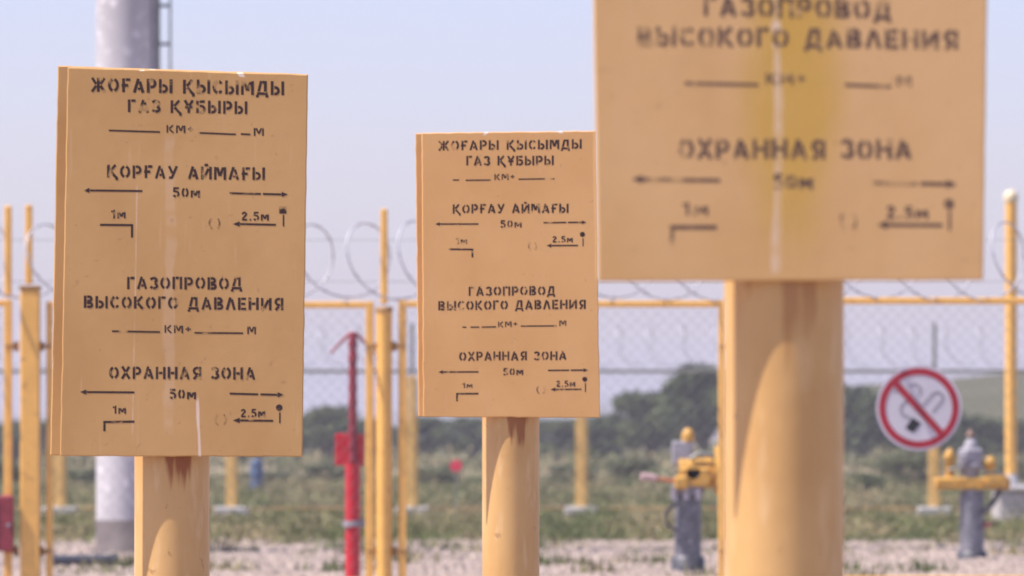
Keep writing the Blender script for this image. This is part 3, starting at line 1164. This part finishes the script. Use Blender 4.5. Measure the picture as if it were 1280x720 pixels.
def glyphs():
    g = {}
    w = .80
    V = lambda x, y0=0, y1=1: [(x, y0), (x, y1)]
    g['О'] = (.80, [arc(.40, .5, .40 - H, .5 - H, 103, 257), arc(.40, .5, .40 - H, .5 - H, -77, 77)])
    g['С'] = (.74, [arc(.40, .5, .40 - H, .5 - H, 100, 260), arc(.40, .5, .40 - H, .5 - H, 38, 78), arc(.40, .5, .40 - H, .5 - H, -78, -38)])
    g['Г'] = (.60, [V(H), [(G_, B), (.60, B)]])
    g['Ғ'] = (.66, [[(H + .06, .0), (H + .06, .40)], [(H + .06, .60), (H + .06, 1)], [(G_ + .06, B), (.66, B)], [(0, .50), (.50, .50)]])
    g['А'] = (.84, [[(H, 0), (.40, 1)], [(.50, .80), (.84 - H, 0)], [(.36, .28), (.54, .28)]])
    g['Л'] = (.80, [[(H, 0), (.34, 1)], [(.44, B), (.62, B)], [(.80 - H, 0), (.80 - H, 1)]])
    g['Л'] = (.80, [[(H, 0), (.38, 1)], [(.48, .86), (.80 - H, 0)]])
    g['Д'] = (.88, [[(.17, .24), (.36, 1)], [(.45, B), (.60, B)], [(.76 - H, .24), (.76 - H, 1)], [(.04, E), (.84, E)], [(H - .02, -.18), (H - .02, -.0)], [(.88 - H, -.18), (.88 - H, -.0)]])
    g['Р'] = (.70, [V(H), bowl(G_, .70 - H, .42, B)])
    g['Ы'] = (.98, [V(H), bowl(G_, .66 - H, E, .55), V(.98 - H)])
    g['Б'] = (.72, [V(H), [(G_, B), (.66, B)], bowl(G_, .72 - H, E, .56)])
    g['В'] = (.74, [V(H), bowl(G_, .68 - H, .56, B), bowl(G_, .74 - H, E, .46 - .06)])
    g['К'] = (.76, [V(H), [(G_ + .02, .55), (.66, 1)], [(G_ + .05, .45), (.70, 0)]])
    g['Қ'] = (.82, [V(H), [(G_ + .02, .55), (.66, 1)], [(G_ + .05, .45), (.66, .06), (.76, -.02), (.76, -.20)]])
    g['М'] = (.94, [V(H), [(.24, .97), (.455, .30)], [(.485, .30), (.70, .97)], V(.94 - H)])
    g['Ұ'] = (.78, [[(.08, 1), (.33, .58)], [(.70, 1), (.45, .58)], [(.39, .0), (.39, .36)], [(.10, .46), (.68, .46)]])
    g['У'] = (.76, [[(.08, 1), (.34, .45)], [(.70, 1), (.42, .34), (.30, .09), (.08, .09)]])
    g['Й'] = (.84, [V(H), [(.25, .16), (.60, .84)], V(.84 - H), [(.28, 1.17), (.42, 1.10), (.56, 1.17)]])
    g['И'] = (.84, [V(H), [(.25, .16), (.60, .84)], V(.84 - H)])
    g['Н'] = (.80, [V(H), [(G_, .5), (.80 - G_, .5)], V(.80 - H)])
    g['П'] = (.78, [V(H), [(G_, B), (.78 - G_, B)], V(.78 - H)])
    g['Е'] = (.66, [V(H), [(G_, B), (.64, B)], [(G_, .5), (.58, .5)], [(G_, E), (.66, E)]])
    g['Я'] = (.76, [V(.76 - H), [(.76 - x, y) for x, y in bowl(G_, .70 - H, .42, B)], [(.40, .31), (.14, 0)]])
    g['Х'] = (.78, [[(.09, 1), (.36, .56)], [(.69, 1), (.42, .56)], [(.36, .44), (.07, 0)], [(.42, .44), (.71, 0)]])
    g['З'] = (.68, [[(.06, .80)] + arc(.33, .73, .24, .27 - H, 130, -75), arc(.34, .28, .27, .28 - H, 75, -100), [(.24, .10), (.06, .22)]])
    g['Ж'] = (1.06, [V(.53), [(.07, 1), (.37, .56)], [(.37, .44), (.05, 0)], [(.99, 1), (.69, .56)], [(.69, .44), (1.01, 0)]])
    g['5'] = (.62, [[(.56, B), (.14, B), (.11, .52)], arc(.27, .34, .27, .34 - H, 110, -60), arc(.27, .34, .24, .34 - H, -85, -150, 4)])
    g['0'] = (.64, [arc(.32, .5, .32 - H, .5 - H, 108, 252), arc(.32, .5, .32 - H, .5 - H, -72, 72)])
    g['1'] = (.42, [V(.30), [(.16, .86), (.02, .74)]])
    g['2'] = (.62, [[(.07, .72)] + arc(.30, .69, .22, .31 - H, 160, 0, 7) + [(.10, .20)], [(.04, E), (.60, E)]])
    g['.'] = (.26, [[(.04, E), (.22, E)]])
    g['м'] = (.86, [V(H, 0, .72), [(.24, .68), (.41, .20)], [(.45, .20), (.62, .68)], V(.86 - H, 0, .72)])
    g['+'] = (.62, [[(.31, .26), (.31, .84)], [(.05, .55), (.20, .55)], [(.42, .55), (.57, .55)]])
    return g


GL = glyphs()


class Painter:
    """flat painted strokes on a board front; picture units -> the board's own plane"""

    def __init__(self, ox, oz, k, y):
        self.ox, self.oz, self.k, self.y = ox, oz, k, y
        self.b = MB()
        self.c = 0

    def P(self, p, y):
        return ((p[0] - self.ox) / self.k, y, CAMZ + (HOR - p[1]) / self.k)

    def stroke(self, pts, wd):
        """mitred flat ribbon; pts in picture units"""
        self.c += 1
        y = self.y - .00022 - .00006 * (self.c % 4)
        pts = [np.array(p, float) for p in pts]
        L_, R_ = [], []
        for i, p in enumerate(pts):
            d0 = pts[i] - pts[i - 1] if i > 0 else pts[1] - pts[0]
            d1 = pts[i + 1] - pts[i] if i < len(pts) - 1 else d0
            d0 = d0 / (np.linalg.norm(d0) + 1e-9)
            d1 = d1 / (np.linalg.norm(d1) + 1e-9)
            n = np.array((-(d0 + d1)[1], (d0 + d1)[0]))
            n /= np.linalg.norm(n) + 1e-9
            s = wd / 2 / max(.5, np.dot(n, np.array((-d0[1], d0[0]))))
            L_.append(p + n * s)
            R_.append(p - n * s)
        vs = [self.P(p, y) for p in L_] + [self.P(p, y) for p in R_]
        n = len(pts)
        self.b.add(vs, [(i, i + 1, n + i + 1, n + i) for i in range(n - 1)])

    def poly(self, pts):
        self.c += 1
        y = self.y - .00022 - .00006 * (self.c % 4)
        self.b.add([self.P(p, y) for p in pts], [tuple(range(len(pts)))])

    def text(self, s, x0, x1, b0, b1, cap):
        """s from x0 to x1, baseline from b0 (left) to b1 (right)"""
        gap = .20
        tot = sum((GL[c][0] if c != ' ' else .42) + gap for c in s) - gap
        sx = (x1 - x0) / tot
        x = 0.0
        for c in s:
            if c == ' ':
                x += .42 + gap
                continue
            wd, sts = GL[c]
            jy = random.uniform(-.02, .02)
            for st_ in sts:
                pts = []
                for (gx_, gy_) in st_:
                    X_ = x0 + (x + gx_) * sx
                    t = (X_ - x0) / (x1 - x0)
                    pts.append((X_, b0 + (b1 - b0) * t - (gy_ + jy) * cap))
                self.stroke(pts, T * 1.12 * min(cap, sx * 1.05) * random.uniform(.92, 1.06))
            x += wd + gap

    def rule(self, x0, y0, x1, y1, wd, dash=()):
        """painted line with missing stretches; dash = list of (t0, t1) kept"""
        for a, b in (dash or ((0, 1),)):
            self.stroke([(x0 + (x1 - x0) * a, y0 + (y1 - y0) * a), (x0 + (x1 - x0) * b, y0 + (y1 - y0) * b)], wd)

    def arrow(self, xt, yt, xh, yh, wd, hl, hw, broken=None):
        s = 1 if xh > xt else -1
        xe = xh - s * (hl - .3)
        if broken:
            xm = xt + (xe - xt) * broken
            ym = yt + (yh - yt) * broken
            self.stroke([(xt, yt), (xm - s * wd * .5, ym)], wd)
            self.stroke([(xm + s * wd * .5, ym), (xe - s * .4, yh)], wd)
        else:
            self.stroke([(xt, yt), (xe - s * .4, yh)], wd)
        self.poly([(xe, yh - hw), (xe, yh + hw), (xh, yh)] if s > 0 else [(xe, yh + hw), (xe, yh - hw), (xh, yh)])

    def build(self, name, mat, parent):
        return self.b.build(name, mat, parent)


def plate(front, y0, jit, k, ox, nicks=(), th=.004, ch=.0022):
    """plate from its four front corners (picture units, TL TR BR BL); chamfered front edge, slightly uneven rim"""
    pts = []
    for i in range(4):
        a, c = np.array(front[i], float), np.array(front[(i + 1) % 4], float)
        n = 26 if i % 2 == 0 else 34
        for j in range(n):
            t = j / n
            p = a + (c - a) * t
            if j:
                p = p + rng.normal(0, jit, 2)
            pts.append(p)
    ctr = np.mean(pts, axis=0)
    n = len(pts)
    W = lambda p, y: ((p[0] - ox) / k, y, CAMZ + (HOR - p[1]) / k)
    ring_f, ring_m, ring_b = [], [], []
    for p in pts:
        d = np.sign(p - ctr) * 0
        v = p - ctr
        hx, hy = abs(np.array(front[1]) - np.array(front[0]))[0] / 2, abs(np.array(front[2]) - np.array(front[1]))[1] / 2
        ins = np.array((v[0] * (1 - ch * k / hx), v[1] * (1 - ch * k / hy)))
        ring_f.append(W(ctr + ins, y0))
        ring_m.append(W(p, y0 + ch))
        ring_b.append(W(p, y0 + th))
    b = MB()
    b.add(ring_f, [tuple(range(n))])
    b.add(ring_f + ring_m, [(i, n + i, n + (i + 1) % n, (i + 1) % n) for i in range(n)])
    b.add(ring_m + ring_b, [(i, n + i, n + (i + 1) % n, (i + 1) % n) for i in range(n)])
    b.add(ring_b, [tuple(range(n - 1, -1, -1))])
    return b


def notice(label, d, post_px, post_w, gap, front, back, base, dark, streaks, rub, lines, rust, worn=0.0):
    """board sign: front and back plates clamped round a yellow pipe; lines(painter factory)"""
    k = F / d                                   # picture units per metre at the front plate
    r = post_w / 2 / k
    ax = (post_px - 640) / F * (d + gap + r)    # post axis
    sg = thing('pipeline_sign', (ax, d + gap + r, 0), label, 'sign', 'gas pipeline notice boards')
    y0 = -(gap + r)                             # front plate face
    ox = 640 + ax * k                           # picture column of the axis at the plate
    zb = CAMZ + (HOR - front[2][1]) / k
    zt_ = CAMZ + (HOR - front[0][1]) / k
    P = MB()
    P.tube((0, 0, -.3), (0, 0, zt_ - .03), r * (1 + (gap + r) / d), n=64)
    P.build('post', post_material('post_paint', zb, rust), sg)
    bm = board_material('board_paint', base, dark, streaks, rub)
    bo = plate(front, y0, .22, k, ox).build('board', bm, sg)
    bk = plate(back, y0 + 2 * (gap + r) + .004, .22, k * d / (d + 2 * (gap + r)), 640 + ax * k * d / (d + 2 * (gap + r))).build('back_board', bm, sg)
    for z in (zb + .12, zt_ - .14):             # clamp straps that hold both plates on the pipe
        s_ = MB()
        s_.tube((0, 0, z - .018), (0, 0, z + .018), r * 1.06, n=32)
        for s in (-1, 1):
            s_.box((s * (r + .018), 0, z), (.024, 2 * (gap + r) - .004, .03))
        s_.build('clamp', M_YEL, sg)
    lm = letter_material('stencil_paint', base, worn)
    fm = faint_material('worn_stencil_paint', base)
    pa = lambda: Painter(ox, 0, k, y0)
    lines(pa, bo, lm, fm)
    return sg


KZ1, KZ2, KZ3 = 'ЖОҒАРЫ ҚЫСЫМДЫ', 'ГАЗ ҚҰБЫРЫ', 'ҚОРҒАУ АЙМАҒЫ'
RU1, RU2, RU3 = 'ГАЗОПРОВОД', 'ВЫСОКОГО ДАВЛЕНИЯ', 'ОХРАННАЯ ЗОНА'


def words(pa, par, mat, *a):
    p = pa()
    p.text(*a)
    p.build('lettering', mat, par)


def draw(pa, par, mat, fn, name):
    p = pa()
    fn(p)
    p.build(name, mat, par)


def ring_mark(p, cx, cy, r, wd):
    p.stroke([(cx + r * .85 * math.cos(R(a)), cy + r * math.sin(R(a))) for a in range(115, 250, 15)], wd)
    p.stroke([(cx + r * .85 * math.cos(R(a)), cy + r * math.sin(R(a))) for a in range(-50, 60, 15)], wd)


def pin(p, cx, cy, r, y1, wd, square=False):
    if square:
        p.poly([(cx - r, cy - r), (cx - r, cy + r), (cx + r, cy + r), (cx + r, cy - r)])
    else:
        p.poly([(cx + r * math.cos(R(-a)), cy + r * math.sin(R(-a))) for a in range(0, 360, 30)])
    p.rule(cx + .8, cy + r + 1.5, cx + .8, y1, wd)


def half(pa, par, lm, fm, h1, h2, km, h3, arL, arR, fifty, one, hook, ring, two, ar2, pn, cap, wd, sq=False):
    for t in (h1, h2, h3):
        words(pa, par, lm, *t)
    draw(pa, par, lm, lambda p: p.text('КМ+', *km[1]), 'lettering')
    if km[3]:
        draw(pa, par, lm, lambda p: p.text('М', *km[3]), 'lettering')
    for a in (km[0], km[2]):
        draw(pa, par, lm, lambda p: [p.rule(*r_, wd * .85) for r_ in a], 'blank_line')
    draw(pa, par, lm, lambda p: p.arrow(*arL, wd, cap * .55, wd * 1.25, None), 'arrow')
    draw(pa, par, lm, lambda p: p.arrow(*arR, wd, cap * .55, wd * 1.25, .62), 'arrow')
    words(pa, par, lm, '50м', *fifty)
    words(pa, par, lm, '1м', *one)
    draw(pa, par, lm, lambda p: p.stroke(hook[0], hook[1]), 'hook_mark')
    draw(pa, par, fm, lambda p: ring_mark(p, *ring, wd * .8), 'ring_mark')
    words(pa, par, lm, '2.5м', *two)
    draw(pa, par, lm, lambda p: p.arrow(*ar2, wd, cap * .6, wd * 1.3, None), 'arrow')
    draw(pa, par, lm, lambda p: pin(p, *pn, wd * .7, sq), 'pin_mark')


def left_lines(pa, par, lm, fm, M=lambda x, y: (x, y), top_only=False):
    half(pa, par, lm, fm,
         (KZ1, 114, 355, 114.5, 119.5, 17.5), (KZ2, 160, 309, 140.5, 142.5, 16),
         ([(136, 163, 200, 165)], (208, 242, 166, 166.5, 9.5), [(248, 166, 295, 168), (301, 167.5, 313, 168)], (317, 330, 170, 170, 10)),
         (KZ3, 134, 331, 222, 225.5, 16),
         (178, 238.8, 104, 238), (287, 241.5, 360, 243), (216, 250, 246.5, 247, 12.5), (139, 157, 273, 273, 11),
         ([(125, 281), (165, 281.4), (165, 297)], 2.8), (268, 279, 7.5), (302, 336, 275.5, 276, 11), (345, 281, 291, 280), (353.5, 262.5, 4.6, 283), 15, 2.6, True)
    half(pa, par, lm, fm,
         (RU1, 159, 302.5, 361.5, 362, 15.5), (RU2, 105, 354, 385, 388, 15.5),
         ([(140, 414, 151, 414), (157, 414.2, 200, 415)], (205.5, 239, 416, 417, 9.5), [(243, 416, 304, 416.5)], (309, 320, 417.5, 418, 9.5)),
         (RU3, 136.5, 319, 473.5, 474.5, 15.5),
         (168, 490.5, 100, 490), (287, 492, 355, 493.5), (212, 245, 498.5, 499, 12.5), (141, 157.5, 517, 517, 10),
         ([(168, 527), (130.5, 527.5), (130.5, 539)], 2.8), (275.5, 524, 7.5), (301, 331.5, 521.5, 521.5, 10.5), (341.5, 526, 291, 525.5), (349, 509.5, 4.2, 529), 15, 2.6)


def mid_lines(pa, par, lm, fm):
    half(pa, par, lm, fm,
         (KZ1, 548, 727, 188, 186, 12), (KZ2, 583, 692, 207, 206.5, 12),
         ([(566, 225, 574, 225), (582, 225.3, 613.5, 225)], (618, 643.5, 225, 225, 7.5), [(648, 224, 682, 223.5), (687, 223.4, 693, 223.3)], None),
         (KZ3, 566, 710.5, 267, 266, 11.6),
         (598, 280, 544, 280), (679, 278.5, 733, 277.8), (625.5, 652, 284.7, 284.5, 9.5), (570, 584, 305, 305, 8),
         ([(561, 311.5), (590.5, 311.8), (590.5, 321.7)], 2.2), (665.5, 307.5, 5.5), (690.5, 716, 303, 303, 8), (722.5, 306.8, 683, 307), (728, 293, 3.3, 308), 11, 1.9)
    half(pa, par, lm, fm,
         (RU1, 586, 694, 370, 369, 11.6), (RU2, 548, 732, 388, 386, 11.6),
         ([(578, 409, 583, 409), (588, 409, 599, 408.8), (602, 408.8, 620, 408.5)], (622.5, 647, 409, 408.5, 7), [(651, 407.6, 695.5, 407.3)], (699, 708, 407.5, 407.5, 7)),
         (RU3, 574, 708, 451, 450, 11.2),
         (598, 464.8, 548, 465), (685, 463, 735, 462.6), (629, 654, 469.3, 469, 9.2), (578, 590.5, 485, 485, 6.5),
         ([(598, 492), (571.2, 492.2), (571.2, 501.5)], 2.2), (676, 487, 5.5), (695.5, 719, 483.6, 483.4, 8), (726.7, 486.6, 688, 486.8), (731, 474, 3.2, 490), 11, 1.9)


def right_lines(pa, par, lm, fm):
    s = 1.58
    mx = lambda x: 744 + (x - 76) * s
    my = lambda y: 350 - (571 - y) * s
    half(pa, par, lm, fm,
         (KZ1, mx(114), mx(355), my(117), my(117), 27), (KZ2, mx(160), mx(309), my(142), my(142), 25),
         ([(mx(136), my(165), mx(200), my(165))], (mx(208), mx(242), my(167), my(167), 15), [(mx(248), my(167), mx(313), my(167))], (mx(317), mx(330), my(168), my(168), 15)),
         (KZ3, mx(134), mx(331), my(224), my(224), 25),
         (mx(178), my(239), mx(104), my(239)), (mx(287), my(242), mx(360), my(242)), (mx(216), mx(250), my(247), my(247), 20), (mx(139), mx(157), my(273), my(273), 17),
         ([(mx(125), my(281)), (mx(165), my(281)), (mx(165), my(297))], 4.5), (mx(268), my(279), 11), (mx(302), mx(336), my(276), my(276), 17), (mx(345), my(281), mx(291), my(281)), (mx(353), my(262), 7, my(283)), 24, 4.2)
    half(pa, par, lm, fm,
         (RU1, 880, 1114, 20, 24, 25), (RU2, 797, 1197, 57, 62, 24),
         ([(856, 104, 948, 106)], (957, 1007, 105, 106, 14), [(1056, 106, 1114, 108)], (1121, 1140, 108, 109, 13)),
         (RU3, 848, 1139, 198, 199, 24.5),
         (900, 225.5, 790, 224), (1090, 228.5, 1196, 230), (967, 1016, 236, 237, 19), (853, 885, 269, 269, 16),
         ([(896, 284), (839.5, 284), (839.5, 305)], 5.0), (1060, 276, 11), (1108, 1160, 273, 274, 16), (1178, 281.5, 1095, 281), (1186, 255, 6.5, 288), 24, 4.2)


notice('tan gas pipeline notice board, left of three, with strong rust stain on its post',
       12.9, 215, 94, .0193,
       [(84.5, 84), (385, 93), (378, 571), (75, 570)], [(72, 82), (376, 92), (370, 570), (62.5, 569)],
       (.56, .328, .120), (.49, .275, .092),
       [(-.055, 1.7345, 1.75, .0045, 3, .8), (.145, 1.7225, 1.74, .006, 3, -.6), (.062, .94, 1.07, .0032, .8, -.05), (-.075, 1.0, 1.5, .0014, .35, .02), (-.0, 1.0, 1.6, .011, .16, .0)], None, left_lines, 1.15)
notice('smallest tan gas pipeline notice board, middle of three, farthest from the camera',
       17.5, 638.5, 71.5, .0086,
       [(527, 166), (745, 163.5), (750, 522), (529, 521)], [(519, 166.5), (741, 164), (746, 520), (523, 520.5)],
       (.705, .40, .150), (.645, .35, .122), [(-.07, 1.820, 1.84, .005, 3, .7), (.135, 1.825, 1.84, .006, 3, -.7)], None, mid_lines, .8)
notice('largest, nearest gas pipeline notice board with pale streak and greenish rubbed patch, at right',
       8.16, 980, 150, .0124,
       [(735, -417), (1240, -417), (1229, 350), (747, 352)], [(742, -416), (1236, -416), (1224, 349), (754, 350)],
       (.68, .422, .182), (.61, .36, .138),
       [(-.012, 1.205, 1.6, .006, .25, .0), (-.016, 1.205, 1.5, .004, .33, .01), (-.013, 1.495, 1.522, .007, 2.5, 0)], (.004, .068, 1.47, .26, (.58, .345, .06)), right_lines, .45, .07)  # the short last streak is a bright glint painted into the colour
